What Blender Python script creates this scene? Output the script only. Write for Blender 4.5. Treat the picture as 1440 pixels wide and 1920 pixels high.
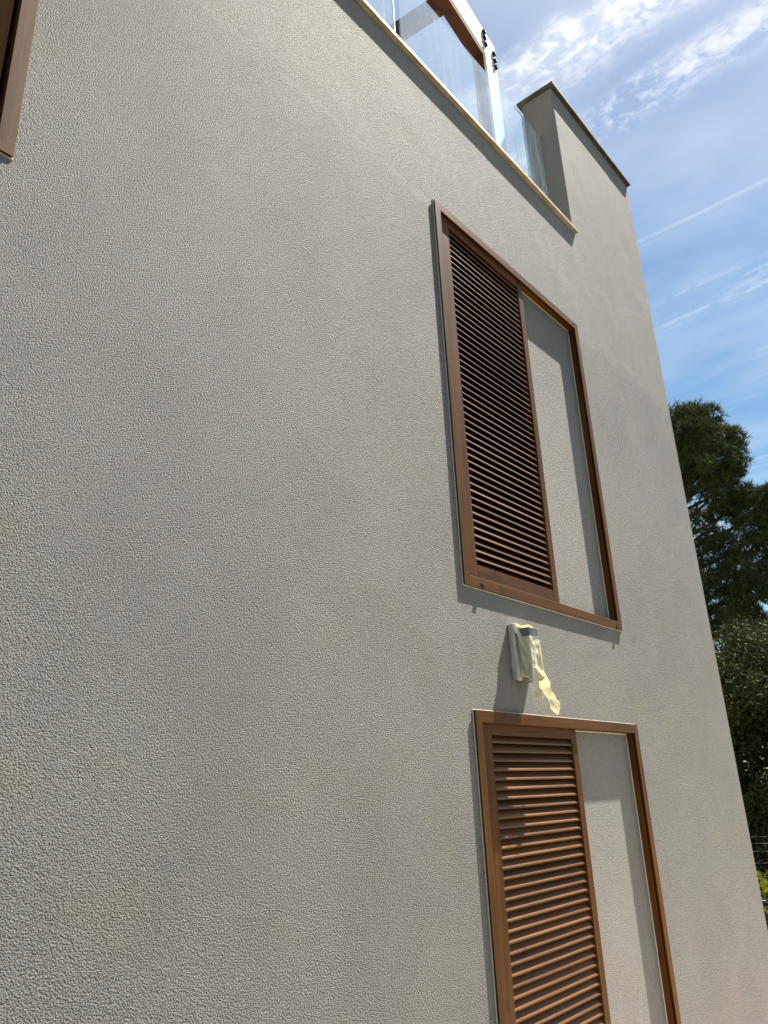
import bpy, bmesh, math, random
import numpy as np
from mathutils import Matrix, Vector, noise

for o in list(bpy.data.objects):
    bpy.data.objects.remove(o)
scene = bpy.context.scene
COL = scene.collection

# ------------------------------------------------------------------ camera
# x runs along the facade, y into the building (facade front is y = 0), z is up
CZ = 1.7
cam = bpy.data.objects.new('camera', bpy.data.cameras.new('camera'))
COL.objects.link(cam)
cam.matrix_world = Matrix(((0.649291, -0.238625, -0.722135, 0.0),
                           (-0.759473, -0.253696, -0.599032, -2.0),
                           (-0.040258, 0.937388, -0.345952, CZ),
                           (0, 0, 0, 1)))
cam.data.sensor_fit = 'VERTICAL'
cam.data.sensor_height = 36.0
cam.data.lens = 36.0 * 1435.19 / 1920.0
cam.data.clip_start = 0.05
cam.data.clip_end = 2000.0
scene.camera = cam

# ------------------------------------------------------------------ sun, sky, exposure
SUN_DIR = Vector((3.7, -1.0, 6.6)).normalized()          # towards the sun
SUN_EL = math.asin(SUN_DIR.z)
SUN_AZ = math.atan2(SUN_DIR.x, SUN_DIR.y)                # clockwise from +y
sun = bpy.data.objects.new('sun', bpy.data.lights.new('sun', 'SUN'))
COL.objects.link(sun)
sun.data.energy = 5.0
sun.data.angle = math.radians(0.53)
sun.data.color = (1.0, 0.95, 0.86)
sun.rotation_euler = SUN_DIR.to_track_quat('Z', 'Y').to_euler()
sun.location = (20, -8, 40)

scene.view_settings.view_transform = 'Standard'
scene.view_settings.look = 'None'
scene.view_settings.gamma = 1.0
scene.view_settings.use_curve_mapping = False
scene.view_settings.exposure = 1.45


class NT:
    """small helper for building node trees"""
    def __init__(self, tree):
        self.t = tree
        self.n = tree.nodes
        self.l = tree.links

    def new(self, kind, **kw):
        nd = self.n.new(kind)
        for k, v in kw.items():
            setattr(nd, k, v)
        return nd

    def put(self, sock, v):
        if hasattr(v, 'is_output'):
            self.l.new(v, sock)
        elif v is not None:
            sock.default_value = v

    def math(self, op, a, b=None, c=None, clamp=False):
        nd = self.new('ShaderNodeMath', operation=op)
        nd.use_clamp = clamp
        self.put(nd.inputs[0], a)
        if b is not None:
            self.put(nd.inputs[1], b)
        if c is not None:
            self.put(nd.inputs[2], c)
        return nd.outputs[0]

    def noise(self, vec, scale, detail=2.0, rough=0.5, dist=0.0):
        nd = self.new('ShaderNodeTexNoise')
        self.put(nd.inputs['Vector'], vec)
        nd.inputs['Scale'].default_value = scale
        nd.inputs['Detail'].default_value = detail
        nd.inputs['Roughness'].default_value = rough
        nd.inputs['Distortion'].default_value = dist
        return nd.outputs['Fac']

    def mapping(self, vec, scale=(1, 1, 1), loc=(0, 0, 0), rot=(0, 0, 0)):
        nd = self.new('ShaderNodeMapping')
        self.put(nd.inputs['Vector'], vec)
        nd.inputs['Scale'].default_value = scale
        nd.inputs['Location'].default_value = loc
        nd.inputs['Rotation'].default_value = rot
        return nd.outputs[0]

    def smooth(self, v, lo, hi, a=0.0, b=1.0):
        nd = self.new('ShaderNodeMapRange', interpolation_type='SMOOTHSTEP')
        self.put(nd.inputs['Value'], v)
        nd.inputs['From Min'].default_value = lo
        nd.inputs['From Max'].default_value = hi
        nd.inputs['To Min'].default_value = a
        nd.inputs['To Max'].default_value = b
        return nd.outputs[0]

    def mix(self, fac, a, b, blend='MIX'):
        nd = self.new('ShaderNodeMix', data_type='RGBA', blend_type=blend)
        self.put(nd.inputs[0], fac)
        self.put(nd.inputs[6], a)
        self.put(nd.inputs[7], b)
        return nd.outputs[2]

    def sepxyz(self, vec):
        nd = self.new('ShaderNodeSeparateXYZ')
        self.put(nd.inputs[0], vec)
        return nd.outputs

    def comb(self, x, y, z):
        nd = self.new('ShaderNodeCombineXYZ')
        self.put(nd.inputs[0], x)
        self.put(nd.inputs[1], y)
        self.put(nd.inputs[2], z)
        return nd.outputs[0]


def rgb(r, g, b):
    return (r, g, b, 1.0)


world = bpy.data.worlds.new('World')
scene.world = world
world.use_nodes = True
w = NT(world.node_tree)
w.n.clear()
wout = w.new('ShaderNodeOutputWorld')
bg = w.new('ShaderNodeBackground')
bg.inputs['Strength'].default_value = 0.05
sky = w.new('ShaderNodeTexSky', sky_type='NISHITA')
sky.sun_disc = False
sky.sun_elevation = SUN_EL
sky.sun_rotation = SUN_AZ
sky.altitude = 100
sky.air_density = 1.0
sky.dust_density = 0.6
sky.ozone_density = 1.2
tc = w.new('ShaderNodeTexCoord')
dx, dy, dz = w.sepxyz(tc.outputs['Generated'])[0:3]
zc = w.math('MAXIMUM', dz, 0.03)
px = w.math('DIVIDE', dx, zc)          # where the view ray meets a cloud deck overhead
py = w.math('DIVIDE', dy, zc)
deck = w.comb(px, py, 0.0)
# cirrus: all streaks of this sky run along the same wind direction (y)
warp = w.math('SUBTRACT', w.noise(w.mapping(deck, (3, 5, 1)), 1.0, 3.0), 0.5)
pxw = w.math('ADD', px, w.math('MULTIPLY', warp, 0.07))
fine = w.noise(w.mapping(deck, (44, 30, 1)), 1.0, 4.0, 0.62, 0.5)
mid = w.noise(w.mapping(deck, (9, 4.5, 1), (2.0, 1.0, 0)), 1.0, 4.0, 0.6)
streaky = w.noise(w.mapping(deck, (11, 1.1, 1), (0, 5, 0)), 1.0, 4.0, 0.6, 0.3)
veil_n = w.noise(w.mapping(deck, (2.6, 1.5, 1), (7, 3, 0)), 1.0, 4.0, 0.55)
along = w.noise(w.mapping(deck, (2.0, 2.2, 1), (1.3, 8.2, 0)), 1.0, 2.0)


def band(lo0, lo1, hi0, hi1):
    return w.math('MULTIPLY', w.smooth(pxw, lo0, lo1), w.smooth(pxw, hi0, hi1, 1.0, 0.0))


tex = w.smooth(w.math('ADD', w.math('MULTIPLY', fine, 0.62), w.math('MULTIPLY', mid, 0.38)), 0.40, 0.64)
b1 = w.math('MULTIPLY', band(0.755, 0.80, 0.81, 0.90), w.math('ADD', w.math('MULTIPLY', tex, 0.72), 0.22))
b2 = w.math('MULTIPLY', band(0.90, 0.945, 0.955, 1.03), w.math('MULTIPLY', tex, 0.62))
wisps = w.math('MULTIPLY', band(1.45, 1.53, 1.55, 1.66),
               w.math('MULTIPLY', w.smooth(streaky, 0.40, 0.66), w.smooth(fine, 0.34, 0.60)))
far = w.math('MULTIPLY', w.smooth(streaky, 0.52, 0.80), w.smooth(along, 0.42, 0.62))
veil = w.math('MULTIPLY', w.smooth(veil_n, 0.38, 0.72), 0.22)
high = w.smooth(px, 0.8, 1.6, 0.09, 0.0)
trail = w.math('SUBTRACT', 1.0, w.math('DIVIDE', w.math('ABSOLUTE', w.math('SUBTRACT', w.math('ADD', px, w.math('MULTIPLY', warp, 0.012)), 1.287)), 0.009), clamp=True)
trail = w.math('MULTIPLY', trail, w.smooth(w.noise(w.mapping(deck, (30, 9, 1)), 1.0, 3.0), 0.25, 0.7, 0.04, 0.20))
cl = w.math('ADD', b1, b2)
cl = w.math('ADD', cl, w.math('MULTIPLY', wisps, 0.55))
cl = w.math('ADD', cl, w.math('MULTIPLY', far, 0.24))
cl = w.math('ADD', cl, veil)
cl = w.math('ADD', cl, high)
cl = w.math('ADD', cl, trail)
cl = w.math('MINIMUM', cl, 0.92)
cl = w.math('MULTIPLY', cl, w.smooth(dz, 0.02, 0.2))
skysat = w.new('ShaderNodeHueSaturation')
skysat.inputs['Saturation'].default_value = 1.2
skysat.inputs['Hue'].default_value = 0.488
w.l.new(sky.outputs[0], skysat.inputs['Color'])
skycol = w.mix(cl, skysat.outputs[0], rgb(8.2, 8.4, 8.9))
w.l.new(skycol, bg.inputs['Color'])
w.l.new(bg.outputs[0], wout.inputs['Surface'])

# ------------------------------------------------------------------ materials
MATS = {}


def material(name):
    m = bpy.data.materials.new(name)
    m.use_nodes = True
    t = NT(m.node_tree)
    bsdf = t.n['Principled BSDF']
    MATS[name] = m
    return m, t, bsdf


def objcoord(t):
    return t.new('ShaderNodeTexCoord').outputs['Object']


def bump(t, h, strength, dist, normal=None):
    b = t.new('ShaderNodeBump')
    b.inputs['Strength'].default_value = strength
    b.inputs['Distance'].default_value = dist
    t.put(b.inputs['Height'], h)
    if normal is not None:
        t.put(b.inputs['Normal'], normal)
    return b.outputs[0]


def plaster(name, col_a, col_b, fine=1.0, wave=1.0):
    m, t, b = material(name)
    pos = t.new('ShaderNodeNewGeometry').outputs['Position']
    geo = t.mapping(pos, rot=(0.55, 0.83, 0.41), loc=(3.3, 1.7, 5.1))   # off-axis so no lattice plane lies in the wall
    big = t.noise(t.mapping(pos, (0.8, 0.8, 0.55), rot=(0.1, 0.2, 0.3)), 1.0, 3.0, 0.6)
    spots = t.noise(geo, 5.0, 3.0, 0.6)
    streak = t.noise(t.mapping(pos, (4.0, 4.0, 0.45), rot=(0.05, 0.03, 0.5)), 1.0, 3.0)
    vor = t.new('ShaderNodeTexVoronoi', feature='F1')
    vor.inputs['Scale'].default_value = 190.0
    t.put(vor.inputs['Vector'], geo)
    gn = t.noise(geo, 270.0, 2.0, 0.6, 0.0)
    grain = t.math('ADD', t.math('MULTIPLY', vor.outputs['Distance'], -0.55), t.math('ADD', t.math('MULTIPLY', gn, 0.75), 0.32))
    sand = t.noise(geo, 330.0, 1.0, 0.5, 0.0)
    c = t.mix(t.smooth(big, 0.3, 0.7), col_a, col_b)
    c = t.mix(t.smooth(spots, 0.48, 0.75, 0.0, 0.55), c, rgb(col_b[0] * 1.06, col_b[1] * 0.92, col_b[2] * 0.77))
    c = t.mix(t.smooth(streak, 0.55, 0.8, 0.0, 0.13), c, rgb(col_a[0] * 0.74, col_a[1] * 0.74, col_a[2] * 0.74))
    c = t.mix(t.smooth(grain, 0.30, 0.50, 0.40, 0.0), c, rgb(col_a[0] * 0.55, col_a[1] * 0.55, col_a[2] * 0.54))  # pits of the grain bump darkened in the colour, imitating shade in them
    c = t.mix(t.smooth(sand, 0.40, 0.62, 0.45, 0.0), c, rgb(col_a[0] * 0.62, col_a[1] * 0.62, col_a[2] * 0.62))   # dark and light sand grains
    c = t.mix(t.smooth(sand, 0.52, 0.70, 0.0, 0.5), c, rgb(col_b[0] * 1.35, col_b[1] * 1.35, col_b[2] * 1.35))
    t.put(b.inputs['Base Color'], c)
    b.inputs['Roughness'].default_value = 0.80
    b.inputs['Specular IOR Level'].default_value = 0.3
    # waviness of the render coat: hollows and swells some decimetres wide
    wav = t.noise(geo, 1.1, 2.0, 0.45)
    trow = t.noise(geo, 8.0, 2.0, 0.5, 0.5)
    sx_, sy_, sz_ = t.sepxyz(pos)[0:3]
    # the coat leans back towards the floor slab and forward again above it
    zz_ = t.math('ADD', sz_, t.math('MULTIPLY', t.math('SUBTRACT', t.noise(geo, 3.0, 2.0), 0.5), 0.16))
    t1 = t.math('POWER', t.math('DIVIDE', t.math('SUBTRACT', sz_, 3.85), 1.07, clamp=True), 1.5)
    lean = t.math('MULTIPLY', t1, -0.115)
    up = t.math('MAXIMUM', t.math('SUBTRACT', zz_, 4.92), 0.0)
    lean = t.math('ADD', t.math('MULTIPLY', lean, t.smooth(sx_, 2.7, 5.4, 1.0, 0.1)), t.math('MULTIPLY', up, 0.065))
    low = t.math('ADD', t.math('ADD', t.math('MULTIPLY', wav, 0.026), t.math('MULTIPLY', trow, 0.0013)), lean)
    n = bump(t, low, 1.0, 1.0 * wave)
    rough_amt = t.math('MULTIPLY', t.math('MULTIPLY', t.smooth(zz_, 4.84, 4.99, 1.0, 0.36), t.smooth(zz_, 3.5, 4.6, 1.0, 1.6)), t.smooth(t.noise(geo, 2.3, 3.0, 0.6), 0.3, 0.7, 0.86, 1.15))
    n = bump(t, t.math('MULTIPLY', t.math('SUBTRACT', grain, 0.42), rough_amt), 1.0, 0.0120 * fine, n)
    t.put(b.inputs['Normal'], n)
    return m


plaster('wall_plaster', rgb(0.306, 0.292, 0.268), rgb(0.354, 0.334, 0.305))
plaster('niche_plaster', rgb(0.35, 0.332, 0.303), rgb(0.385, 0.364, 0.332), 0.75, 0.25)


def timber(name, dark, light, rough=0.38, axis='z', spec=0.26):
    m, t, b = material(name)
    oc = objcoord(t)
    geo = t.new('ShaderNodeNewGeometry').outputs['Position']
    sc = {'z': (26, 26, 1.3), 'x': (1.3, 26, 26)}[axis]
    g1 = t.noise(t.mapping(geo, sc), 1.0, 4.0, 0.6, 0.35)
    g2 = t.noise(t.mapping(geo, tuple(v * 3.3 for v in sc)), 1.0, 3.0, 0.6)
    rnd = t.new('ShaderNodeObjectInfo').outputs['Random']
    c = t.mix(t.smooth(g1, 0.3, 0.72), dark, light)
    c = t.mix(t.smooth(g2, 0.45, 0.75, 0.0, 0.4), c, rgb(dark[0] * 0.6, dark[1] * 0.6, dark[2] * 0.6))
    knots = t.noise(t.mapping(geo, {'z': (9, 9, 5), 'x': (5, 9, 9)}[axis]), 1.0, 2.0)
    c = t.mix(t.smooth(knots, 0.66, 0.76, 0.0, 0.55), c, rgb(dark[0] * 0.35, dark[1] * 0.35, dark[2] * 0.35))
    hsv = t.new('ShaderNodeHueSaturation')
    t.put(hsv.inputs['Color'], c)
    t.put(hsv.inputs['Value'], t.math('ADD', 0.84, t.math('MULTIPLY', rnd, 0.32)))
    t.put(b.inputs['Base Color'], hsv.outputs[0])
    b.inputs['Specular IOR Level'].default_value = spec
    t.put(b.inputs['Roughness'], t.smooth(g1, 0.2, 0.8, rough - 0.05, rough + 0.1))
    t.put(b.inputs['Normal'], bump(t, g2, 0.25, 0.001))
    return m


timber('stained_wood_upright', rgb(0.082, 0.029, 0.0045), rgb(0.155, 0.060, 0.0095), 0.5, spec=0.16)
timber('stained_wood_level', rgb(0.082, 0.029, 0.0045), rgb(0.155, 0.060, 0.0095), 0.5, axis='x', spec=0.16)
timber('slat_wood', rgb(0.110, 0.042, 0.009), rgb(0.170, 0.068, 0.016), 0.42, 'x', 0.3)
timber('pergola_wood', rgb(0.07, 0.022, 0.008), rgb(0.12, 0.042, 0.016), 0.6, 'x')


def simple(name, col, rough=0.6, metal=0.0, spec=0.5, var=0.0, scale=8.0, bmp=0.0):
    m, t, b = material(name)
    b.inputs['Roughness'].default_value = rough
    b.inputs['Metallic'].default_value = metal
    b.inputs['Specular IOR Level'].default_value = spec
    geo = t.new('ShaderNodeNewGeometry').outputs['Position']
    n = t.noise(geo, scale, 4.0, 0.6)
    c = t.mix(t.smooth(n, 0.3, 0.7), rgb(*[v * (1 - var) for v in col]), rgb(*[min(1, v * (1 + var)) for v in col]))
    t.put(b.inputs['Base Color'], c)
    if bmp:
        t.put(b.inputs['Normal'], bump(t, n, 1.0, bmp))
    return m


simple('sealant', (0.62, 0.57, 0.48), 0.7, var=0.12, scale=40)
simple('black_rubber', (0.015, 0.015, 0.016), 0.55)
simple('interior_shade', (0.006, 0.006, 0.006), 0.9, spec=0.1)  # matte black colour standing in for the shade behind the slats
simple('sill_stone', (0.50, 0.40, 0.27), 0.6, var=0.22, scale=14, bmp=0.002)
simple('coping_stone', (0.085, 0.075, 0.062), 0.7, var=0.35, scale=9, bmp=0.003)
simple('terrace_tile', (0.34, 0.29, 0.24), 0.7, var=0.1)
simple('roof_render', (0.45, 0.42, 0.38), 0.85, var=0.1)
simple('fence_wire', (0.12, 0.13, 0.13), 0.7, 0.2)
simple('bark', (0.075, 0.052, 0.036), 0.9, var=0.5, scale=12, bmp=0.02)
simple('planter_navy', (0.012, 0.016, 0.035), 0.5, var=0.2)
simple('planter_rim', (0.16, 0.17, 0.20), 0.6, var=0.1)
simple('lamp_metal', (0.17, 0.185, 0.19), 0.42, 0.5, var=0.2, scale=30)

# white weathered paint on the pergola faces
m, t, b = material('white_paint')
geo = t.new('ShaderNodeNewGeometry').outputs['Position']
g = t.noise(t.mapping(geo, (1.6, 22, 22)), 1.0, 4.0, 0.6, 0.4)
g2 = t.noise(t.mapping(geo, (3, 70, 70)), 1.0, 3.0, 0.6)
c = t.mix(t.smooth(g, 0.3, 0.65), rgb(0.70, 0.67, 0.62), rgb(0.86, 0.85, 0.83))
c = t.mix(t.smooth(g2, 0.60, 0.72, 0.0, 0.6), c, rgb(0.33, 0.29, 0.25))
t.put(b.inputs['Base Color'], c)
b.inputs['Roughness'].default_value = 0.65
t.put(b.inputs['Normal'], bump(t, g2, 0.6, 0.003))

# railing glass: clear pane with rain-streaked dust
m, t, b = material('railing_glass')
t.n.remove(b)
out = t.n['Material Output']
geo = t.new('ShaderNodeNewGeometry').outputs['Position']
tr = t.new('ShaderNodeBsdfTransparent')
tr.inputs['Color'].default_value = rgb(0.86, 0.96, 1.0)
gl = t.new('ShaderNodeBsdfGlossy')
gl.inputs['Roughness'].default_value = 0.01
gl.inputs['Color'].default_value = rgb(0.95, 0.98, 1.0)
fr = t.new('ShaderNodeFresnel')
fr.inputs['IOR'].default_value = 1.5
mx = t.new('ShaderNodeMixShader')
bf = t.math('SUBTRACT', 1.0, t.new('ShaderNodeNewGeometry').outputs['Backfacing'])
t.put(mx.inputs[0], t.math('MULTIPLY', t.math('MULTIPLY', fr.outputs[0], bf), 2.5, clamp=True))
t.l.new(tr.outputs[0], mx.inputs[1])
t.l.new(gl.outputs[0], mx.inputs[2])
dust = t.new('ShaderNodeBsdfTranslucent')
dust.inputs['Color'].default_value = rgb(0.86, 0.93, 0.96)
dif = t.new('ShaderNodeBsdfDiffuse')
dif.inputs['Color'].default_value = rgb(0.86, 0.93, 0.96)
dd = t.new('ShaderNodeMixShader')
dd.inputs[0].default_value = 0.5
t.l.new(dust.outputs[0], dd.inputs[1])
t.l.new(dif.outputs[0], dd.inputs[2])
s1 = t.noise(t.mapping(geo, (34, 34, 1.5)), 1.0, 4.0, 0.65, 0.2)
s2 = t.noise(t.mapping(geo, (2.6, 2.6, 1.2), (3.1, 0, 0)), 1.0, 3.0, 0.5)
amt = t.math('ADD', t.math('MULTIPLY', t.smooth(s1, 0.42, 0.75), t.smooth(s2, 0.36, 0.60, 0.10, 0.58)), 0.06)
ny = t.math('ABSOLUTE', t.sepxyz(t.new('ShaderNodeNewGeometry').outputs['Normal'])[1])
amt = t.math('MULTIPLY', amt, t.smooth(ny, 0.8, 0.95))
mx2 = t.new('ShaderNodeMixShader')
t.put(mx2.inputs[0], amt)
t.l.new(mx.outputs[0], mx2.inputs[1])
t.l.new(dd.outputs[0], mx2.inputs[2])
t.l.new(mx2.outputs[0], out.inputs['Surface'])


def leafmat(name, a, bcol, hi, trans=0.25, rough=0.5, spec=0.18):
    m, t, b = material(name)
    out = t.n['Material Output']
    geo = t.new('ShaderNodeNewGeometry')
    rnd = geo.outputs['Random Per Island']
    n = t.noise(geo.outputs['Position'], 1.4, 3.0)
    c = t.mix(t.smooth(n, 0.35, 0.65), a, bcol)
    c = t.mix(t.smooth(rnd, 0.75, 1.0, 0.0, 0.7), c, hi)
    t.put(b.inputs['Base Color'], c)
    b.inputs['Roughness'].default_value = rough
    b.inputs['Specular IOR Level'].default_value = spec
    tl = t.new('ShaderNodeBsdfTranslucent')
    t.put(tl.inputs['Color'], c)
    mxs = t.new('ShaderNodeMixShader')
    mxs.inputs[0].default_value = trans
    t.l.new(b.outputs[0], mxs.inputs[1])
    t.l.new(tl.outputs[0], mxs.inputs[2])
    t.l.new(mxs.outputs[0], out.inputs['Surface'])
    return m


leafmat('pine_needles', rgb(0.056, 0.074, 0.026), rgb(0.098, 0.112, 0.034), rgb(0.13, 0.135, 0.042), 0.06, 0.8)
leafmat('oak_leaves', rgb(0.044, 0.056, 0.019), rgb(0.078, 0.086, 0.029), rgb(0.095, 0.098, 0.036), 0.08, 0.8, 0.10)
leafmat('bright_leaves', rgb(0.070, 0.085, 0.002), rgb(0.13, 0.115, 0.002), rgb(0.17, 0.07, 0.004), 0.4, 0.8, 0.03)

# paper masking tape, thin and translucent
m, t, b = material('masking_tape')
out = t.n['Material Output']
geo = t.new('ShaderNodeNewGeometry').outputs['Position']
n = t.noise(geo, 45.0, 4.0, 0.6, 0.5)
c = t.mix(t.smooth(n, 0.3, 0.7), rgb(0.84, 0.80, 0.63), rgb(0.91, 0.89, 0.78))
t.put(b.inputs['Base Color'], c)
b.inputs['Roughness'].default_value = 0.6
nb = bump(t, n, 1.0, 0.003)
t.put(b.inputs['Normal'], nb)
tl = t.new('ShaderNodeBsdfTranslucent')
t.put(tl.inputs['Color'], t.mix(0.5, c, rgb(0.92, 0.84, 0.56)))
mxs = t.new('ShaderNodeMixShader')
mxs.inputs[0].default_value = 0.5
t.l.new(b.outputs[0], mxs.inputs[1])
t.l.new(tl.outputs[0], mxs.inputs[2])
t.l.new(mxs.outputs[0], out.inputs['Surface'])

m, t, b = material('plastic_wrap')
geo = t.new('ShaderNodeNewGeometry').outputs['Position']
n = t.noise(t.mapping(geo, (60, 60, 16)), 1.0, 4.0, 0.6, 0.6)
t.put(b.inputs['Base Color'], t.mix(t.smooth(n, 0.3, 0.7), rgb(0.48, 0.48, 0.39), rgb(0.62, 0.61, 0.48)))
b.inputs['Roughness'].default_value = 0.35
t.put(b.inputs['Normal'], bump(t, n, 1.0, 0.004))

m, t, b = material('ground_earth')
geo = t.new('ShaderNodeNewGeometry').outputs['Position']
n = t.noise(geo, 0.7, 5.0, 0.6)
n2 = t.noise(geo, 14.0, 4.0, 0.6)
c = t.mix(t.smooth(n, 0.35, 0.65), rgb(0.035, 0.045, 0.016), rgb(0.075, 0.058, 0.036))
c = t.mix(t.smooth(n2, 0.4, 0.7, 0.0, 0.5), c, rgb(0.025, 0.03, 0.012))
t.put(b.inputs['Base Color'], c)
b.inputs['Roughness'].default_value = 0.95
t.put(b.inputs['Normal'], bump(t, n2, 1.0, 0.05))

# ------------------------------------------------------------------ mesh helpers


def mesh_obj(name, verts, faces, mat, parent=None, smooth=False):
    me = bpy.data.meshes.new(name)
    me.from_pydata([tuple(v) for v in verts], [], [tuple(f) for f in faces])
    me.update()
    if mat:
        for mm in (mat if isinstance(mat, (list, tuple)) else [mat]):
            me.materials.append(MATS[mm])
    if smooth:
        me.polygons.foreach_set('use_smooth', [True] * len(me.polygons))
    o = bpy.data.objects.new(name, me)
    COL.objects.link(o)
    if parent:
        o.parent = parent
    return o


def tag(o, label=None, cat=None, group=None, kind=None):
    for k, v in (('label', label), ('category', cat), ('group', group), ('kind', kind)):
        if v:
            o[k] = v
    return o


def empty(name, loc=(0, 0, 0), parent=None):
    o = bpy.data.objects.new(name, None)
    COL.objects.link(o)
    o.location = loc
    o.empty_display_size = 0.1
    if parent:
        o.parent = parent
    return o


BOXF = [(0, 3, 2, 1), (4, 5, 6, 7), (0, 1, 5, 4), (1, 2, 6, 5), (2, 3, 7, 6), (3, 0, 4, 7)]


def boxv(x0, x1, y0, y1, z0, z1):
    return [(x0, y0, z0), (x1, y0, z0), (x1, y1, z0), (x0, y1, z0),
            (x0, y0, z1), (x1, y0, z1), (x1, y1, z1), (x0, y1, z1)]


def bevel_mesh(me, width, seg=2):
    bm = bmesh.new()
    bm.from_mesh(me)
    bmesh.ops.bevel(bm, geom=bm.edges[:], offset=width, segments=seg, profile=0.5, affect='EDGES', clamp_overlap=True)
    bm.to_mesh(me)
    bm.free()


def box(name, x0, x1, y0, y1, z0, z1, mat, parent=None, bev=0.0, seg=2):
    o = mesh_obj(name, boxv(x0, x1, y0, y1, z0, z1), BOXF, mat, parent)
    if bev:
        bevel_mesh(o.data, bev, seg)
    return o


def tube(pts, rad, sides=6):
    """verts, faces of a round tube through pts with radius per point"""
    V, F = [], []
    pts = [Vector(p) for p in pts]
    for i, p in enumerate(pts):
        d = (pts[min(i + 1, len(pts) - 1)] - pts[max(i - 1, 0)]).normalized()
        a = d.orthogonal().normalized()
        b_ = d.cross(a)
        r = rad[i] if isinstance(rad, (list, tuple)) else rad
        for k in range(sides):
            an = 2 * math.pi * k / sides
            V.append(p + a * (r * math.cos(an)) + b_ * (r * math.sin(an)))
    for i in range(len(pts) - 1):
        for k in range(sides):
            k2 = (k + 1) % sides
            F.append((i * sides + k, i * sides + k2, (i + 1) * sides + k2, (i + 1) * sides + k))
    F.append(tuple(range(sides))[::-1])
    F.append(tuple((len(pts) - 1) * sides + k for k in range(sides)))
    return V, F


# ------------------------------------------------------------------ ground
g = mesh_obj('ground', [(-300, -300, 0), (300, -300, 0), (300, 300, 0), (-300, 300, 0)], [(0, 1, 2, 3)], 'ground_earth')
tag(g, kind='structure')

m, t, b = material('bounce_stone')  # warm pale slabs, added out of view as a light reflector
geo = t.new('ShaderNodeNewGeometry').outputs['Position']
n = t.noise(geo, 3.0, 4.0, 0.6)
t.put(b.inputs['Base Color'], t.mix(t.smooth(n, 0.3, 0.7), rgb(0.40, 0.33, 0.24), rgb(0.48, 0.40, 0.30)))
b.inputs['Roughness'].default_value = 0.85
t.put(b.inputs['Normal'], bump(t, n, 1.0, 0.01))
pv_root = mesh_obj('bounce_paving', boxv(2.6, 8.6, -2.9, -0.02, -0.05, 0.006), BOXF, 'ground_earth')  # unseen paving, added to bounce warm sunlight onto the lower right wall
tag(pv_root, kind='structure')
for ix in range(12):
    for iy in range(5):
        box('bounce_slab', 2.62 + ix * 0.497, 2.62 + ix * 0.497 + 0.487, -2.88 + iy * 0.57, -2.88 + iy * 0.57 + 0.56, 0.0, 0.03 + 0.002 * ((ix * 7 + iy * 3) % 3), 'bounce_stone', pv_root)

# ------------------------------------------------------------------ house
XR = 6.60                       # right corner of the facade
XL = -6.0
ZS = CZ + 4.258                 # top of the wall under the terrace sill
PX0 = 4.987                     # raised corner wall
PT = 0.293                      # wall thickness
ZP = CZ + 5.845
WX0, WX1 = 2.978, 4.756         # both shutter windows line up
UZ0, UZ1 = CZ + 0.930, CZ + 3.246
LZ0, LZ1 = 0.12, CZ + 0.343
VX0, VX1 = -0.70, 0.695         # window at the left edge of the picture
VZ0, VZ1 = CZ + 1.872, CZ + 3.246
NICHE = 0.043

house = empty('house', (0, 0, 0))
tag(house, 'plastered house with grey beige rough facade, wooden louvred windows and roof terrace', 'house')

holes = [(WX0, WX1, UZ0, UZ1), (WX0, WX1, LZ0, LZ1), (VX0, VX1, VZ0, VZ1)]
# front sheet with window openings, terrace cut-out and the raised corner
TX0 = -2.5
V, F = [], []


def quad(a, b_, c_, d):
    i = len(V)
    V.extend([a, b_, c_, d])
    F.append((i, i + 1, i + 2, i + 3))


EPS = 0.030                      # frames are let into the wall: opening a bit smaller than the frame
hs = [(a + EPS, b_ - EPS, c_ + EPS, d - EPS) for a, b_, c_, d in holes]
xs = sorted({XL, TX0, PX0, XR} | {h[0] for h in hs} | {h[1] for h in hs})
zs = sorted({0.0, ZS, ZP} | {h[2] for h in hs} | {h[3] for h in hs})
for i in range(len(xs) - 1):
    for j in range(len(zs) - 1):
        cx, cz_ = (xs[i] + xs[i + 1]) / 2, (zs[j] + zs[j + 1]) / 2
        if any(h[0] < cx < h[1] and h[2] < cz_ < h[3] for h in hs):
            continue
        if cz_ > ZS and TX0 < cx < PX0:
            continue
        quad((xs[i], 0, zs[j]), (xs[i + 1], 0, zs[j]), (xs[i + 1], 0, zs[j + 1]), (xs[i], 0, zs[j + 1]))
DEEP = 0.22
for x0, x1, z0, z1 in hs:         # reveals
    quad((x0, 0, z0), (x0, 0, z1), (x0, DEEP, z1), (x0, DEEP, z0))
    quad((x1, 0, z0), (x1, DEEP, z0), (x1, DEEP, z1), (x1, 0, z1))
    quad((x0, 0, z1), (x1, 0, z1), (x1, DEEP, z1), (x0, DEEP, z1))
    quad((x0, 0, z0), (x0, DEEP, z0), (x1, DEEP, z0), (x1, 0, z0))
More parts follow.
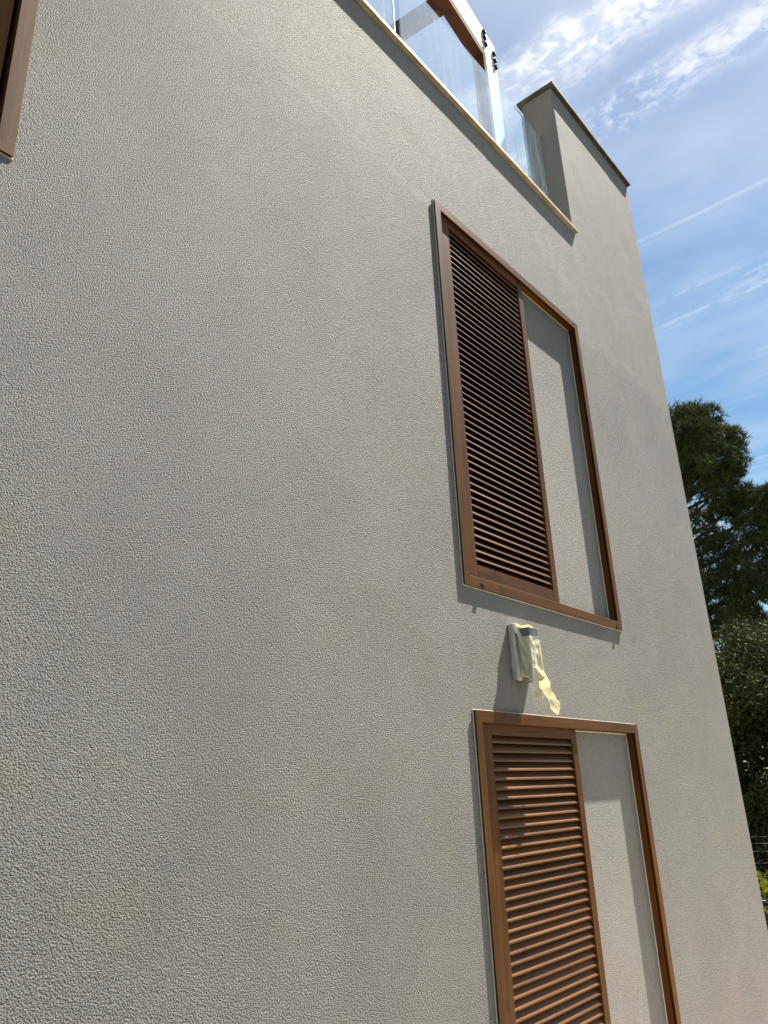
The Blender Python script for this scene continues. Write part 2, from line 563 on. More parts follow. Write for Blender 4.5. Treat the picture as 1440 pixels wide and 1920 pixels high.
# raised corner: left cheek, back, top ; terrace edge top ; right side wall ; back
quad((PX0, PT, ZS), (PX0, 0, ZS), (PX0, 0, ZP), (PX0, PT, ZP))
quad((XR, PT, ZS), (PX0, PT, ZS), (PX0, PT, ZP), (XR, PT, ZP))
quad((PX0, 0, ZP), (XR, 0, ZP), (XR, PT, ZP), (PX0, PT, ZP))
quad((TX0, 0, ZS), (PX0, 0, ZS), (PX0, PT, ZS), (TX0, PT, ZS))
quad((TX0, PT, ZS - 0.35), (TX0, PT, ZS), (PX0, PT, ZS), (PX0, PT, ZS - 0.35))
HB = 9.0
quad((XR, 0, 0), (XR, HB, 0), (XR, HB, ZS), (XR, 0, ZS))
quad((XR, 0, ZS), (XR, PT, ZS), (XR, PT, ZP), (XR, 0, ZP))
quad((XL, HB, 0), (XL, 0, 0), (XL, 0, ZP), (XL, HB, ZP))
quad((XR, HB, 0), (XL, HB, 0), (XL, HB, ZS), (XR, HB, ZS))
quad((TX0, 0, ZS), (TX0, HB, ZS), (TX0, HB, ZP), (TX0, 0, ZP))
quad((XL, 0, ZP), (TX0, 0, ZP), (TX0, HB, ZP), (XL, HB, ZP))
wall = mesh_obj('wall', V, F, 'wall_plaster', house)
bm = bmesh.new()
bm.from_mesh(wall.data)
bmesh.ops.remove_doubles(bm, verts=bm.verts[:], dist=0.0004)
# soften the plaster arrises of the two outer corners
arr = [e for e in bm.edges if len(e.link_faces) == 2 and abs(e.verts[0].co.x - e.verts[1].co.x) < 1e-5
       and abs(e.verts[0].co.y) < 1e-5 and abs(e.verts[1].co.y) < 1e-5
       and (abs(e.verts[0].co.x - XR) < 1e-4 or (abs(e.verts[0].co.x - PX0) < 1e-4 and min(e.verts[0].co.z, e.verts[1].co.z) > ZS - 0.01))
       and e.calc_face_angle(0) > 0.5]
bmesh.ops.bevel(bm, geom=arr, offset=0.009, segments=3, profile=0.5, affect='EDGES')
bm.to_mesh(wall.data)
bm.free()
box('terrace_floor', TX0 + 0.01, XR - 0.01, PT + 0.002, HB - 0.02, ZS - 0.5, ZS - 0.12, 'terrace_tile', house)

# terrace sill slabs (stone), laid end to end
sx = [-2.49, -1.30, -0.02, 1.24, 2.50, 3.77, 5.030]
for k in range(len(sx) - 1):
    s = box('sill_slab', sx[k] + 0.001, sx[k + 1] - 0.001, -0.029 - 0.001 * (k % 2), PT + 0.03, ZS + 0.001, ZS + 0.030, 'sill_stone', house, 0.003)
    if k == len(sx) - 2:          # the last slab is notched round the corner wall
        bm = bmesh.new()
        bm.from_mesh(s.data)
        for v in bm.verts:
            if v.co.x > PX0 and v.co.y > 0.0:
                v.co.x = PX0 - 0.001 - (0.003 if v.co.x < 5.0275 else 0)
        bm.to_mesh(s.data)
        bm.free()
# the short nose of the sill that runs past the corner
box('sill_nose', PX0 - 0.002, 5.031, -0.0285, 0.002, ZS + 0.0015, ZS + 0.0295, 'sill_stone', house, 0.002)

# coping slabs on the raised corner
cxs = [PX0 - 0.034, 5.62, 6.22, XR + 0.020]
for k in range(3):
    box('coping_slab', cxs[k] + 0.0015, cxs[k + 1] - 0.0015, -0.037 + 0.0015 * (k % 2), PT + 0.038, ZP + 0.001, ZP + 0.031, 'coping_stone', house, 0.003)

# ------------------------------------------------------------------ shutter windows
YF = -0.0145                     # front of the outer frame
FW = 0.052                       # face width of the frame
# profile of the outer frame: (distance inward from the outer edge, depth)
PROF = [(0.0, YF), (0.0, -0.0085), (0.004, -0.0085), (0.004, -0.0045), (0.0, -0.0045), (0.0, -0.0006), (0.031, -0.0006),
        (0.031, 0.048), (FW, 0.048), (FW, 0.0035), (FW - 0.022, 0.0035), (FW - 0.022, -0.0075), (FW, -0.0075), (FW, YF + 0.001), (FW - 0.001, YF)]


def frame_member(name, rect, side, prof, mat, parent):
    x0, x1, z0, z1 = rect
    V = []
    for e in (0, 1):
        for wd, y in prof:
            if side == 'L':
                V.append((x0 + wd, y, z0 + wd if e == 0 else z1 - wd))
            elif side == 'R':
                V.append((x1 - wd, y, z0 + wd if e == 0 else z1 - wd))
            elif side == 'T':
                V.append((x0 + wd if e == 0 else x1 - wd, y, z1 - wd))
            else:
                V.append((x0 + wd if e == 0 else x1 - wd, y, z0 + wd))
    n = len(prof)
    F = [(k, (k + 1) % n, n + (k + 1) % n, n + k) for k in range(n)]
    F.append(tuple(range(n))[::-1])
    F.append(tuple(range(n, 2 * n)))
    o = mesh_obj(name, V, F, mat, parent)
    bm = bmesh.new()
    bm.from_mesh(o.data)
    bmesh.ops.recalc_face_normals(bm, faces=bm.faces[:])
    bm.to_mesh(o.data)
    bm.free()
    return o


SLAT_CACHE = {}
PITCH = 0.0412


def slat_mesh(x0, x1, var):
    key = (round(x1 - x0, 4), var)
    if key in SLAT_CACHE:
        return SLAT_CACHE[key]
    # blade sloping down to the outside, with a blunt front edge
    prof = [(0.0010, 0.000), (0.0, 0.0012), (0.0, 0.0062), (0.0006, 0.0078), (0.0020, 0.0094), (0.0290, 0.0390), (0.0325, 0.0390), (0.0325, 0.0345), (0.0026, 0.000)]
    n = len(prof)
    L_ = x1 - x0
    rr = random.Random(var)
    tw = (rr.random() - 0.5) * 0.0012
    V = []
    for i, xx in enumerate((0.0, L_ / 2, L_)):
        sag = (-0.0006 if i == 1 else 0) * rr.random() + tw * (i - 1)
        V += [(xx, y, z + sag) for y, z in prof]
    F = []
    for s in (0, 1):
        F += [(s * n + k, s * n + (k + 1) % n, (s + 1) * n + (k + 1) % n, (s + 1) * n + k) for k in range(n)]
    F.append(tuple(range(n))[::-1])
    F.append(tuple(range(2 * n, 3 * n)))
    me = bpy.data.meshes.new('slat')
    me.from_pydata(V, [], F)
    bm = bmesh.new()
    bm.from_mesh(me)
    bmesh.ops.recalc_face_normals(bm, faces=bm.faces[:])
    bm.to_mesh(me)
    bm.free()
    me.materials.append(MATS['slat_wood'])
    SLAT_CACHE[key] = me
    return me


def sash(parent, x0, x1, z0, z1, lw, rw, top, bot, y0=0.0055, seed=0):
    rr = random.Random(seed)
    y1 = y0 + 0.034
    box('shutter_stile', x0, x0 + lw, y0, y1, z0, z1, 'stained_wood_upright', parent, 0.0022)
    box('shutter_stile', x1 - rw, x1, y0, y1, z0, z1, 'stained_wood_upright', parent, 0.0022)
    box('shutter_rail', x0 + lw + 0.0004, x1 - rw - 0.0004, y0 + 0.0012, y1 - 0.001, z1 - top, z1, 'stained_wood_level', parent, 0.0018)
    box('shutter_rail', x0 + lw + 0.0004, x1 - rw - 0.0004, y0 + 0.0012, y1 - 0.001, z0, z0 + bot, 'stained_wood_level', parent, 0.0018)
    z = z1 - top - PITCH + 0.006
    a, b_ = x0 + lw + 0.0006, x1 - rw - 0.0006
    while z > z0 + bot - 0.012:
        o = bpy.data.objects.new('slat', slat_mesh(a, b_, rr.randint(0, 7)))
        COL.objects.link(o)
        o.parent = parent
        o.location = (a, y0 + 0.0045 + (rr.random() - 0.5) * 0.001, z + (rr.random() - 0.5) * 0.0008)
        z -= PITCH


def window(rect, name='louvred_window', both=False, split=3.968, seed=0, label=None):
    x0, x1, z0, z1 = rect
    if both:  # window body is a black sheet, coloured as the shade behind the slats
        win = box(name, x0 + 0.032, x1 - 0.032, 0.055, 0.061, z0 + 0.032, z1 - 0.032, 'interior_shade', house)
    else:
        win = box(name, x0 + 0.032, split - 0.061, 0.050, 0.058, z0 + 0.032, z1 - 0.032, 'interior_shade', house)
    if label:
        win['label'] = label
    for side, nm, mt in (('L', 'frame_stile', 'stained_wood_upright'), ('R', 'frame_stile', 'stained_wood_upright'),
                         ('T', 'frame_rail', 'stained_wood_level'), ('B', 'frame_rail', 'stained_wood_level')):
        frame_member(nm, rect, side, PROF, mt, win)
    r2 = (x0 - 0.0045, x1 + 0.0045, z0 - 0.0045, z1 + 0.0045)
    bead = [(0.0, -0.0008), (0.001, -0.0038), (0.0043, -0.0046), (0.0043, -0.0008)]
    for side in 'LRTB':
        frame_member('sealant_bead', r2, side, bead, 'sealant', win)
    if both:
        mid = (x0 + x1) / 2
        sash(win, x0 + 0.066, mid - 0.002, z0 + 0.045, z1 - 0.045, 0.075, 0.06, 0.058, 0.075, seed=seed)
        sash(win, mid + 0.002, x1 - 0.066, z0 + 0.045, z1 - 0.045, 0.06, 0.075, 0.058, 0.075, seed=seed + 1)
    else:
        # plastered blind half of the opening
        V = boxv(split - 0.06, x1 - FW - 0.0005, NICHE, 0.10, z0 + 0.0525, z1 - 0.0525)
        mesh_obj('blind_panel', V, BOXF, 'niche_plaster', win)
        nb = [(0.0, NICHE + 0.0005), (0.0, NICHE - 0.004), (0.005, NICHE - 0.001), (0.005, NICHE + 0.0005)]
        r3 = (split - 0.05, x1 - FW - 0.001, z0 + FW + 0.001, z1 - FW - 0.001)
        for side in 'RTB':
            frame_member('sealant_bead', r3, side, nb, 'sealant', win)
        sash(win, x0 + 0.036, split, z0 + 0.046, z1 - 0.046, 0.114, 0.058, 0.058, 0.082, seed=seed)
        for tx, tz in ((x0 + 0.155, z0 + 0.012), (x1 - 0.075, z0 + 0.006)):
            st = box('stopper', tx - 0.014, tx + 0.014, YF - 0.0075, YF + 0.001, tz, tz + 0.014, 'black_rubber', win, 0.0015)
    return win


window((WX0, WX1, UZ0, UZ1), seed=3, label='upper window, louvred shutter slid left beside a blind plastered half')
window((WX0, WX1, LZ0, LZ1), seed=9, label='lower window under the taped wall lamp, shutter slid left')
window((VX0, VX1, VZ0, VZ1), both=True, seed=15, label='window cut off by the left edge of the picture')

# ------------------------------------------------------------------ glass railing on the terrace edge
rail = empty('glass_railing', (1.5, 0.165, ZS + 0.03))
tag(rail, 'frameless clear glass railing with dusty streaks along the roof terrace edge', 'railing')
gz0, gz1 = -0.004, 5.392 + CZ - ZS - 0.03
for a, b_ in ((-1.10, 0.83), (0.845, 2.925), (2.990, 4.984)):
    box('glass_panel', a - 1.5, b_ - 1.5, -0.005, 0.005, gz0, gz1, 'railing_glass', rail, 0.001, 1)
box('joint_strip', 2.926 - 1.5, 2.933 - 1.5, -0.006, 0.006, gz0, gz1, 'black_rubber', rail)

# ------------------------------------------------------------------ pergola on the terrace
per = empty('pergola', (4.552, 0.300, ZS - 0.12))
per.rotation_euler = (0, 0, math.radians(6.2))
tag(per, 'timber pergola with white front faces and black bolts on the roof terrace', 'pergola')
PB = 5.888 + CZ - (ZS - 0.12)     # underside of the beam
PTOP = PB + 0.285


def painted(name, x0, x1, y0, y1, z0, z1, par):
    o = mesh_obj(name, boxv(x0, x1, y0, y1, z0, z1), BOXF, ['pergola_wood', 'white_paint'], par)
    o.data.polygons[2].material_index = 1          # the face towards the street is painted
    return o


box('beam', -4.6, 0.0, 0.004, 0.105, PB, PTOP, 'pergola_wood', per, 0.004)
fb = box('fascia_board', -4.6, 0.0, -0.020, 0.003, PB - 0.001, PTOP + 0.002, 'white_paint', per, 0.002)
for px_ in (-0.222, -4.55):
    box('post', px_, px_ + 0.222, 0.004, 0.108, 0.0, PB - 0.001, 'pergola_wood', per, 0.004)
    box('post_board', px_, px_ + 0.222, -0.020, 0.003, 0.0, PB - 0.003, 'white_paint', per, 0.002)
for rx in (-0.79, -1.75, -2.70, -3.65):
    box('rafter', rx, rx + 0.075, 0.107, 3.4, PB + 0.004, PB + 0.18, 'pergola_wood', per, 0.003)
box('rear_beam', -4.6, 0.0, 3.402, 3.50, PB, PTOP, 'pergola_wood', per, 0.003)
for px_ in (-0.222, -4.55):
    box('post', px_, px_ + 0.11, 3.39, 3.50, 0.0, PB - 0.001, 'pergola_wood', per, 0.004)
# star-headed bolts
sv, sf = [], []
NP = 12
for yy, sc in ((0.0, 1.0), (-0.016, 0.85), (-0.024, 0.45)):
    for k in range(NP):
        r = 0.026 * sc * (1.0 if k % 2 == 0 else 0.62)
        an = 2 * math.pi * k / NP
        sv.append((r * math.cos(an), yy, r * math.sin(an)))
for q in (0, 1):
    for k in range(NP):
        sf.append((q * NP + k, q * NP + (k + 1) % NP, (q + 1) * NP + (k + 1) % NP, (q + 1) * NP + k))
sf.append(tuple(2 * NP + k for k in range(NP)))
bolt_me = None
for bx_, bz_ in ((-0.224, 6.120), (-0.220, 6.055), (-0.214, 5.985), (-0.050, 6.035), (-0.045, 5.958), (-0.040, 5.888)):
    if bolt_me is None:
        o = mesh_obj('bolt', sv, sf, 'black_rubber', per)
        bolt_me = o.data
    else:
        o = bpy.data.objects.new('bolt', bolt_me)
        COL.objects.link(o)
        o.parent = per
    o.location = (bx_, -0.0205, bz_ + CZ - (ZS - 0.12))
    o.rotation_euler = (0, random.Random(bx_).random(), 0)

# ------------------------------------------------------------------ wall lamp wrapped in masking tape
LX, LZb = 3.434, CZ + 0.50
lamp = empty('wall_lamp', (LX, 0.0, LZb))
tag(lamp, 'wall lamp wrapped in torn yellow masking tape between the two windows', 'lamp')


def sheet(name, nu, nv, fn, mat, parent, crumple=0.0, seed=0, thick=0.0006):
    V, F = [], []
    for j in range(nv + 1):
        for i in range(nu + 1):
            p = Vector(fn(i / nu, j / nv))
            if crumple:
                q = p * 28.0 + Vector((seed * 3.7, seed * 1.3, 0))
                p = p + Vector((noise.noise(q), noise.noise(q + Vector((9, 0, 0))), 0.6 * noise.noise(q + Vector((0, 9, 0))))) * crumple
            V.append(p)
    for j in range(nv):
        for i in range(nu):
            a = j * (nu + 1) + i
            F.append((a, a + 1, a + nu + 2, a + nu + 1))
    o = mesh_obj(name, V, F, mat, parent, mat != 'masking_tape')
    md = o.modifiers.new('thickness', 'SOLIDIFY')
    md.thickness = thick
    return o


box('back_plate', -0.078, 0.078, -0.028, -0.0005, 0.004, 0.278, 'lamp_metal', lamp, 0.004)
box('lamp_head', -0.043, 0.043, -0.098, -0.029, 0.215, 0.262, 'lamp_metal', lamp, 0.003)
box('lamp_body', -0.040, 0.040, -0.094, -0.029, 0.02, 0.2145, 'plastic_wrap', lamp, 0.004)


def lerp(a, b_, t_):
    return tuple(a[k] + (b_[k] - a[k]) * t_ for k in range(3))


def bil(p00, p10, p01, p11):
    return lambda u, v: lerp(lerp(p00, p10, u), lerp(p01, p11, u), v)


# wrap over the plate: left edge, top edge
sheet('plate_wrap', 8, 22, lambda u, v: (-0.083 + (0.0 if u < 0.5 else (u - 0.5) * 2 * 0.042), -0.001 - min(u * 2, 1) * 0.032, 0.002 + v * 0.283),
      'plastic_wrap', lamp, 0.004, 1)
sheet('plate_wrap', 20, 4, lambda u, v: (-0.082 + u * 0.166, -0.002 - v * 0.035, 0.283 + 0.004 * math.sin(u * 9)), 'masking_tape', lamp, 0.005, 2)


# tape round the body: left cheek, front, right cheek, flaring downwards
def wrapf(u, v):
    wd = 0.0445 + 0.006 * (1 - v)
    path = [(-wd, -0.031), (-wd, -0.101), (wd, -0.101), (wd, -0.031)]
    lens = [0.07, 2 * wd, 0.07]
    tot = sum(lens)
    s = u * tot
    k = 0
    while k < 2 and s > lens[k]:
        s -= lens[k]
        k += 1
    f_ = min(1, s / lens[k])
    x = path[k][0] + (path[k + 1][0] - path[k][0]) * f_
    y = path[k][1] + (path[k + 1][1] - path[k][1]) * f_
    return (x, y, 0.012 + v * 0.206 + 0.012 * (1 - v) * math.sin(u * 14))


sheet('tape_wrap', 36, 20, wrapf, 'masking_tape', lamp, 0.006, 3)
# diagonal strips across the left cheek
sheet('tape_strip', 4, 24, bil((-0.086, -0.030, 0.275), (-0.060, -0.040, 0.285), (-0.042, -0.099, 0.055), (-0.012, -0.105, 0.062)), 'masking_tape', lamp, 0.004, 4)
sheet('tape_strip', 4, 20, bil((-0.072, -0.036, 0.285), (-0.046, -0.034, 0.285), (-0.052, -0.060, 0.020), (-0.034, -0.104, 0.020)), 'plastic_wrap', lamp, 0.004, 5)
sheet('tape_strip', 14, 4, bil((-0.050, -0.104, 0.268), (0.052, -0.104, 0.262), (-0.050, -0.030, 0.276), (0.056, -0.030, 0.272)), 'masking_tape', lamp, 0.008, 6)
sheet('tape_strip', 4, 16, bil((0.046, -0.104, 0.205), (0.052, -0.060, 0.205), (0.050, -0.106, 0.01), (0.058, -0.050, 0.01)), 'masking_tape', lamp, 0.006, 7)


def ribbon(name, pts, wids, mat, seed, crumple=0.005, dirv=(0.42, -0.80, 0.40)):
    P = [Vector(p) for p in pts]
    n = len(P) - 1

    def fn(u, v):
        s = v * n
        k = min(int(s), n - 1)
        f_ = s - k
        p = P[k].lerp(P[k + 1], f_)
        wd = wids[k] + (wids[k + 1] - wids[k]) * f_
        d = Vector(dirv).normalized()
        d.rotate(Matrix.Rotation(math.sin(v * 5 + seed) * 0.5, 3, 'Z'))
        return p + d * ((u - 0.5) * wd)
    return sheet(name, 4, n * 3, fn, mat, lamp, crumple, seed)


# the loose ends blowing out to the right
ribbon('tape_tail', [(-0.030, -0.090, 0.055), (0.005, -0.092, 0.038), (0.045, -0.086, 0.014), (0.085, -0.080, -0.016), (0.125, -0.076, -0.050),
                     (0.165, -0.073, -0.080), (0.192, -0.070, -0.108), (0.208, -0.068, -0.136), (0.216, -0.066, -0.152)],
       [0.030, 0.050, 0.070, 0.060, 0.050, 0.044, 0.062, 0.030, 0.010], 'masking_tape', 11, 0.010)
ribbon('tape_tail', [(-0.020, -0.098, 0.050), (-0.014, -0.096, 0.010), (-0.004, -0.090, -0.030), (0.006, -0.085, -0.062), (0.016, -0.082, -0.085)],
       [0.030, 0.032, 0.024, 0.036, 0.044], 'masking_tape', 12, 0.005, (0.7, -0.6, -0.1))
ribbon('tape_tail', [(-0.052, -0.060, 0.030), (-0.040, -0.085, 0.018), (-0.020, -0.100, 0.022), (0.012, -0.104, 0.030), (0.050, -0.100, 0.026)],
       [0.022, 0.028, 0.026, 0.030, 0.026], 'masking_tape', 13, 0.005, (0.1, -0.1, 1.0))

# ------------------------------------------------------------------ planting beyond the corner
def polar(az, el, dist):
    a, e = math.radians(az), math.radians(el)
    return Vector((dist * math.sin(a), -2.0 + dist * math.cos(a), CZ + dist * math.tan(e)))


def leaf_cloud(rng, centres, n_leaf, size, droop=0.0, narrow=0.45, shell=0.55):
    """arrays of leaf quads scattered in ellipsoid clumps; centres: (x,y,z,rx,ry,rz,weight)"""
    c = np.array(centres)
    wts = c[:, 6] / c[:, 6].sum()
    idx = rng.choice(len(c), n_leaf, p=wts)
    d = rng.normal(size=(n_leaf, 3))
    d /= np.linalg.norm(d, axis=1)[:, None]
    r = shell + (1 - shell) * rng.random(n_leaf)
    r = np.where(rng.random(n_leaf) < 0.18, rng.random(n_leaf) * 1.05, r) * (1 + 0.10 * rng.normal(size=n_leaf))
    p = c[idx, :3] + d * c[idx, 3:6] * r[:, None]
    ax = d * 0.6 + rng.normal(size=(n_leaf, 3)) * 0.7
    ax[:, 2] += 0.25 - droop
    ax /= np.linalg.norm(ax, axis=1)[:, None]
    sd = np.cross(ax, rng.normal(size=(n_leaf, 3)))
    sd /= np.linalg.norm(sd, axis=1)[:, None]
    ln = size * (0.6 + 0.8 * rng.random(n_leaf))[:, None]
    wd = ln * narrow
    v = np.empty((n_leaf, 4, 3))
    v[:, 0] = p
    v[:, 1] = p + ax * ln * 0.5 + sd * wd * 0.5
    v[:, 2] = p + ax * ln
    v[:, 3] = p + ax * ln * 0.5 - sd * wd * 0.5
    return v.reshape(-1, 3)


def tuft_cloud(rng, centres, n_tuft, needles, length, width, shell=0.6):
    c = np.array(centres)
    wts = c[:, 6] / c[:, 6].sum()
    idx = rng.choice(len(c), n_tuft, p=wts)
    d = rng.normal(size=(n_tuft, 3))
    d[:, 2] += 0.15
    d /= np.linalg.norm(d, axis=1)[:, None]
    r = shell + (1 - shell) * rng.random(n_tuft)
    r = np.where(rng.random(n_tuft) < 0.2, rng.random(n_tuft), r) * (1 + 0.12 * rng.normal(size=n_tuft))
    p = c[idx, :3] + d * c[idx, 3:6] * r[:, None]
    p = np.repeat(p, needles, 0)
    d = np.repeat(d, needles, 0)
    n = len(p)
    ax = d * 0.55 + rng.normal(size=(n, 3)) * 0.62
    ax[:, 2] += 0.42
    ax /= np.linalg.norm(ax, axis=1)[:, None]
    sd = np.cross(ax, rng.normal(size=(n, 3)))
    sd /= np.linalg.norm(sd, axis=1)[:, None]
    ln = length * (0.6 + 0.7 * rng.random(n))[:, None]
    v = np.empty((n, 3, 3))
    v[:, 0] = p - sd * width * 0.5
    v[:, 1] = p + sd * width * 0.5
    v[:, 2] = p + ax * ln
    return v.reshape(-1, 3)


def big_mesh(name, verts, k, mat, parent, inv):
    n = len(verts) // k
    me = bpy.data.meshes.new(name)
    me.vertices.add(len(verts))
    me.vertices.foreach_set('co', (verts - np.array(inv)).astype(np.float32).ravel())
    me.loops.add(n * k)
    me.loops.foreach_set('vertex_index', np.arange(n * k, dtype=np.int32))
    me.polygons.add(n)
    me.polygons.foreach_set('loop_start', np.arange(0, n * k, k, dtype=np.int32))
    me.polygons.foreach_set('loop_total', np.full(n, k, dtype=np.int32))
    me.materials.append(MATS[mat])
    me.update()
    o = bpy.data.objects.new(name, me)
    COL.objects.link(o)
    o.parent = parent
    return o


def limbs(base, top, r0, targets, rng, parent, name='trunk'):
    V, F = [], []

    def add(pts, rad, sides=7):
        v, f_ = tube(pts, rad, sides)
        o = len(V)
        V.extend(v)
        F.extend([tuple(i + o for i in q) for q in f_])
    base, top = Vector(base), Vector(top)
    pts = []
    for k in range(7):
        f_ = k / 6
        p = base.lerp(top, f_)
        if 0 < k < 6:
            p += Vector((rng.normal() * 0.10, rng.normal() * 0.10, 0))
        pts.append(p)
    add(pts, [r0 * (1 - 0.8 * k / 6) for k in range(7)], 9)
    for tgt in targets:
        tgt = Vector(tgt)
        f_ = min(0.95, max(0.15, (tgt.z - base.z) / max(0.1, top.z - base.z) - 0.10))
        st = base.lerp(top, f_)
        md = st.lerp(tgt, 0.5) + Vector((0, 0, -0.15 + rng.normal() * 0.1))
        add([st, md, tgt], [r0 * 0.28, r0 * 0.17, r0 * 0.05], 5)
    inv = base
    return mesh_obj(name, [v - inv for v in V], F, 'bark', parent)


rng = np.random.default_rng(7)
# tall pine; each clump is (azimuth, elevation, distance, radius)
PD = 25.0
pine_base = polar(72.0, 0, PD)
pine_base.z = 0.0
pine = empty('pine_tree', pine_base)
tag(pine, 'tall dark pine rising behind the right corner of the house', 'tree')
cl = [(73.6, 24.2, 25, .62), (74.6, 24.3, 24.6, .50), (75.6, 24.0, 25, .48), (73.0, 22.9, 24.6, .75), (74.5, 22.6, 24.2, .72), (75.9, 22.6, 25, .52),
      (76.9, 22.3, 25, .42), (76.6, 21.3, 24.8, .50), (75.2, 21.0, 24.2, .72), (73.6, 20.9, 24.4, .75), (76.9, 20.4, 25, .28), (76.0, 19.8, 25, .55),
      (74.6, 19.4, 24.3, .70), (77.0, 18.4, 25.4, .40), (76.3, 18.0, 25, .52), (78.2, 17.6, 25.3, .55), (79.3, 17.9, 25.4, .55), (77.3, 17.0, 25.2, .55),
      (78.6, 16.2, 25.2, .48), (75.4, 17.4, 25.6, .50), (73.5, 17.0, 25.6, .45), (77.6, 15.2, 25.2, .50), (76.2, 15.1, 25, .62), (74.5, 15.0, 24.6, .62),
      (79.2, 14.0, 25.4, .62), (78.0, 13.2, 25.1, .55), (76.9, 13.2, 24.8, .60), (75.4, 13.0, 24.4, .66), (73.8, 12.8, 24.6, .62), (79.0, 12.3, 25.2, .42),
      (77.4, 11.9, 25.2, .42), (76.0, 11.4, 24.8, .52), (74.6, 11.2, 24.5, .58), (75.6, 10.0, 25, .48), (74.4, 9.4, 24.7, .58), (73.0, 10.2, 24.8, .6),
      (75.2, 8.8, 25, .42), (71.5, 23.0, 25.5, .9), (71.0, 20.0, 25.5, 1.0), (70.5, 16.5, 25.5, 1.0), (71.0, 13.0, 25.5, 1.0), (69.0, 18.0, 25.5, .9),
      (68.0, 14.5, 25.5, 1.0), (80.4, 16.4, 25.6, .6), (80.6, 13.4, 25.6, .6)]
cen = []
for az, el, dist, r in cl:
    p = polar(az, el, dist)
    cen.append((p.x, p.y, p.z, r * 0.98, r * 1.15, r * 0.78, r ** 2.2))
    for k in range(3):           # satellites break the outline
        q = p + Vector(rng.normal(size=3)) * r * 0.62
        rr_ = r * (0.28 + 0.22 * rng.random())
        cen.append((q.x, q.y, q.z, rr_, rr_, rr_ * 0.75, rr_ ** 2 * 0.9))
tv = tuft_cloud(rng, cen, 21000, 9, 0.20, 0.024, 0.72)
big_mesh('crown', tv, 3, 'pine_needles', pine, pine_base)
limbs(pine_base, polar(72.6, 23.0, PD), 0.26, [Vector(c_[:3]) for c_ in cen[0:37 * 4:4]], rng, pine)

# broad-leaved evergreens in front of it
bush_specs = [('evergreen_oak', 'dense olive green evergreen tree beside the house corner, sprigs on top', 72.6, 12.6, 3.55, 1.5, 8500),
              ('evergreen_oak', 'dense dark evergreen tree cut off by the right edge of the picture', 78.2, 13.2, 3.75, 1.6, 8500),
              ('evergreen_oak', 'evergreen tree filling the gap behind the other two evergreens', 74.0, 16.0, 3.7, 2.2, 11000)]
for nm, lab, az, dist, hgt, rad, nl in bush_specs:
    if lab is None:
        continue
    bp = polar(az, 0, dist)
    bp.z = 0
    tr_ = empty(nm, bp)
    tag(tr_, lab, 'tree', 'evergreen trees behind the wire fence')
    cen = []
    for k in range(120):
        a = rng.random() * 2 * math.pi
        zz = 0.12 + (hgt - 0.12) * rng.random() ** 1.15
        prof_r = rad * (1.0 if zz < hgt * 0.6 else math.sqrt(max(0.05, 1 - ((zz - hgt * 0.6) / (hgt * 0.45)) ** 2)))
        q = prof_r * math.sqrt(0.25 + 0.75 * rng.random())
        r = 0.22 + 0.22 * rng.random()
        cen.append((bp.x + q * math.cos(a), bp.y + q * math.sin(a), zz, r, r, r * 0.85, r * r))
    for k in range(14):          # sprigs standing out of the top
        a = rng.random() * 2 * math.pi
        q = rad * 0.95 * math.sqrt(rng.random())
        zz = hgt * (0.93 + 0.12 * rng.random())
        cen.append((bp.x + q * math.cos(a), bp.y + q * math.sin(a), zz, 0.09, 0.09, 0.22, 0.02))
    lv = leaf_cloud(rng, cen, nl * 8, 0.058, 0.0, 0.52)
    big_mesh('crown', lv, 4, 'oak_leaves', tr_, bp)
    limbs(bp, bp + Vector((0, 0, hgt * 0.8)), 0.11, [Vector(c_[:3]) for c_ in cen[:30]], rng, tr_)

# wire fence in front of the trees
fdir = Vector((math.cos(math.radians(72.0)), -math.sin(math.radians(72.0)), 0)) * -1.0
fc = polar(73.4, 0, 10.4)
fc.z = 0
fdir = Vector((0.26, -0.966, 0)).normalized()
fence = empty('wire_fence', fc)
tag(fence, 'thin grey wire mesh fence in front of the dark evergreens', 'fence')
L0, L1 = -3.0, 3.2
for zz in (1.075, 1.005, 0.92, 0.80, 0.66, 0.50, 0.34, 0.18):
    v, f_ = tube([fdir * L0 + Vector((0, 0, zz)), fdir * L1 + Vector((0, 0, zz))], 0.0024, 5)
    mesh_obj('wire', v, f_, 'fence_wire', fence)
k = L0
while k < L1:
    v, f_ = tube([fdir * k + Vector((0, 0, 0.02)), fdir * k + Vector((0.006, 0, 1.005))], 0.0013, 4)
    mesh_obj('wire', v, f_, 'fence_wire', fence)
    k += 0.10
for k in (-2.9, 1.6):
    v, f_ = tube([fdir * k + Vector((0.02, 0, 0)), fdir * k + Vector((0.02, 0, 1.15))], 0.022, 8)
    mesh_obj('post', v, f_, 'fence_wire', fence)

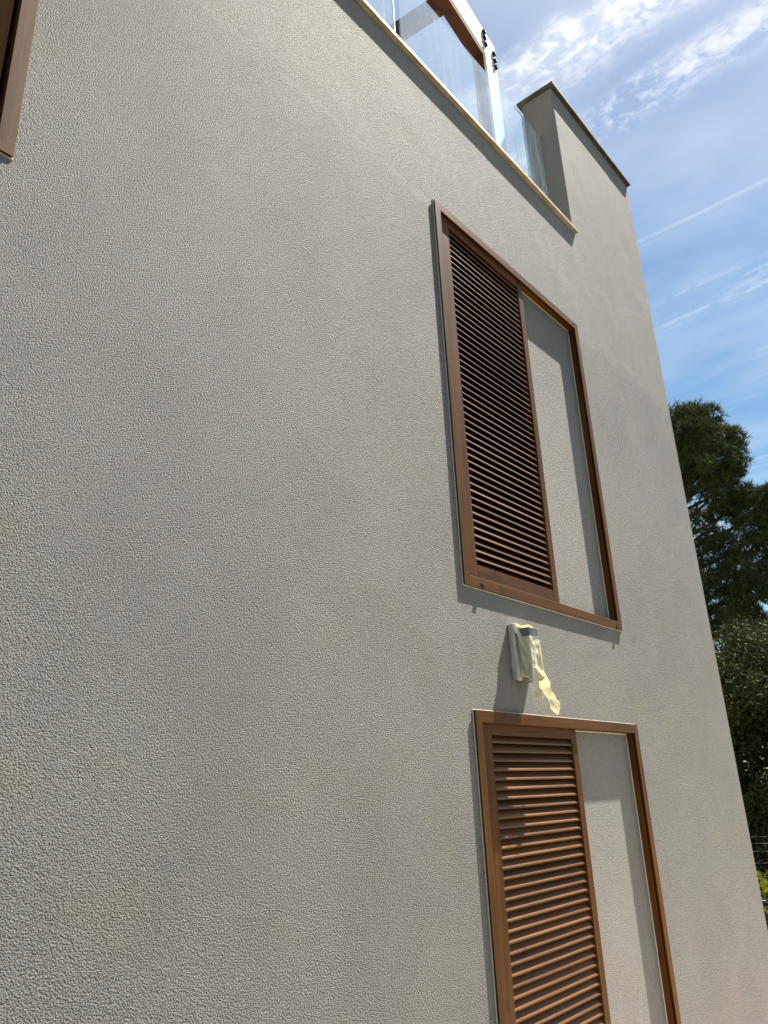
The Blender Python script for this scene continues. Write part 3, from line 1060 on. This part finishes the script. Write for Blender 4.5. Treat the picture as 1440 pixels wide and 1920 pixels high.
# planter with a bright shrub
pc = polar(75.2, 0, 9.2)
pc.z = 0
planter = empty('planter', pc)
tag(planter, 'dark navy planter with a pale rim at the right edge', 'planter')
zr = CZ + 9.2 * math.tan(math.radians(-7.15))
pv, pf = [], []
NS = 28
rings = [(0.30, 0.0), (0.34, zr * 0.45), (0.385, zr - 0.02), (0.35, zr - 0.02), (0.33, zr - 0.08)]
for r, z in rings:
    for k in range(NS):
        an = 2 * math.pi * k / NS
        pv.append((r * math.cos(an), r * math.sin(an), z))
for q in range(len(rings) - 1):
    for k in range(NS):
        pf.append((q * NS + k, q * NS + (k + 1) % NS, (q + 1) * NS + (k + 1) % NS, (q + 1) * NS + k))
pf.append(tuple((len(rings) - 1) * NS + k for k in range(NS)))
mesh_obj('planter_body', pv, pf, 'planter_navy', planter)
rv, rf = [], []
ringp = [(0.386, zr - 0.018), (0.395, zr - 0.010), (0.392, zr), (0.352, zr), (0.351, zr - 0.018)]
for r, z in ringp:
    for k in range(NS):
        an = 2 * math.pi * k / NS
        rv.append((r * math.cos(an), r * math.sin(an), z))
for q in range(len(ringp)):
    q2 = (q + 1) % len(ringp)
    for k in range(NS):
        rf.append((q * NS + k, q * NS + (k + 1) % NS, q2 * NS + (k + 1) % NS, q2 * NS + k))
mesh_obj('rim', rv, rf, 'planter_rim', planter)

shrub_base = Vector((pc.x, pc.y, zr - 0.08))
shrub = empty('shrub', shrub_base)
tag(shrub, 'yellow green shrub with broad leaves growing in the planter', 'shrub')
# one broad folded leaf, shared by all
lm_v, lm_f = [], []
for i in range(6):
    f_ = i / 5
    wd = 0.036 * math.sin(math.pi * min(1, f_ * 0.92 + 0.06)) ** 0.8
    zc_ = 0.016 * math.sin(f_ * 2.4) - 0.022 * f_ * f_
    for s in (-1, 0, 1):
        lm_v.append((f_ * 0.105, s * wd, zc_ + (0.010 if s else 0.0)))
for i in range(5):
    for s in range(2):
        a = i * 3 + s
        lm_f.append((a, a + 1, a + 4, a + 3))
leaf_me = None
r2 = random.Random(5)
stv = []
for k in range(190):
    a = r2.random() * 2 * math.pi
    q = 0.42 * math.sqrt(r2.random())
    h = 0.04 + 0.34 * r2.random() * (1.15 - q)
    p = Vector((q * math.cos(a), q * math.sin(a), h))
    if leaf_me is None:
        o = mesh_obj('leaf', lm_v, lm_f, 'bright_leaves', shrub, True)
        leaf_me = o.data
    else:
        o = bpy.data.objects.new('leaf', leaf_me)
        COL.objects.link(o)
        o.parent = shrub
    o.location = p
    s = 0.75 + 0.6 * r2.random()
    o.scale = (s, s, s)
    o.rotation_euler = (r2.uniform(-0.5, 0.5), r2.uniform(-0.9, 0.5), a + r2.uniform(-0.8, 0.8))
for k in range(9):
    a = k * 0.7
    v, f_ = tube([(0, 0, 0), (0.10 * math.cos(a), 0.10 * math.sin(a), 0.14), (0.26 * math.cos(a), 0.26 * math.sin(a), 0.30)], [0.008, 0.006, 0.003], 5)
    mesh_obj('stem', v, f_, 'bark', shrub)
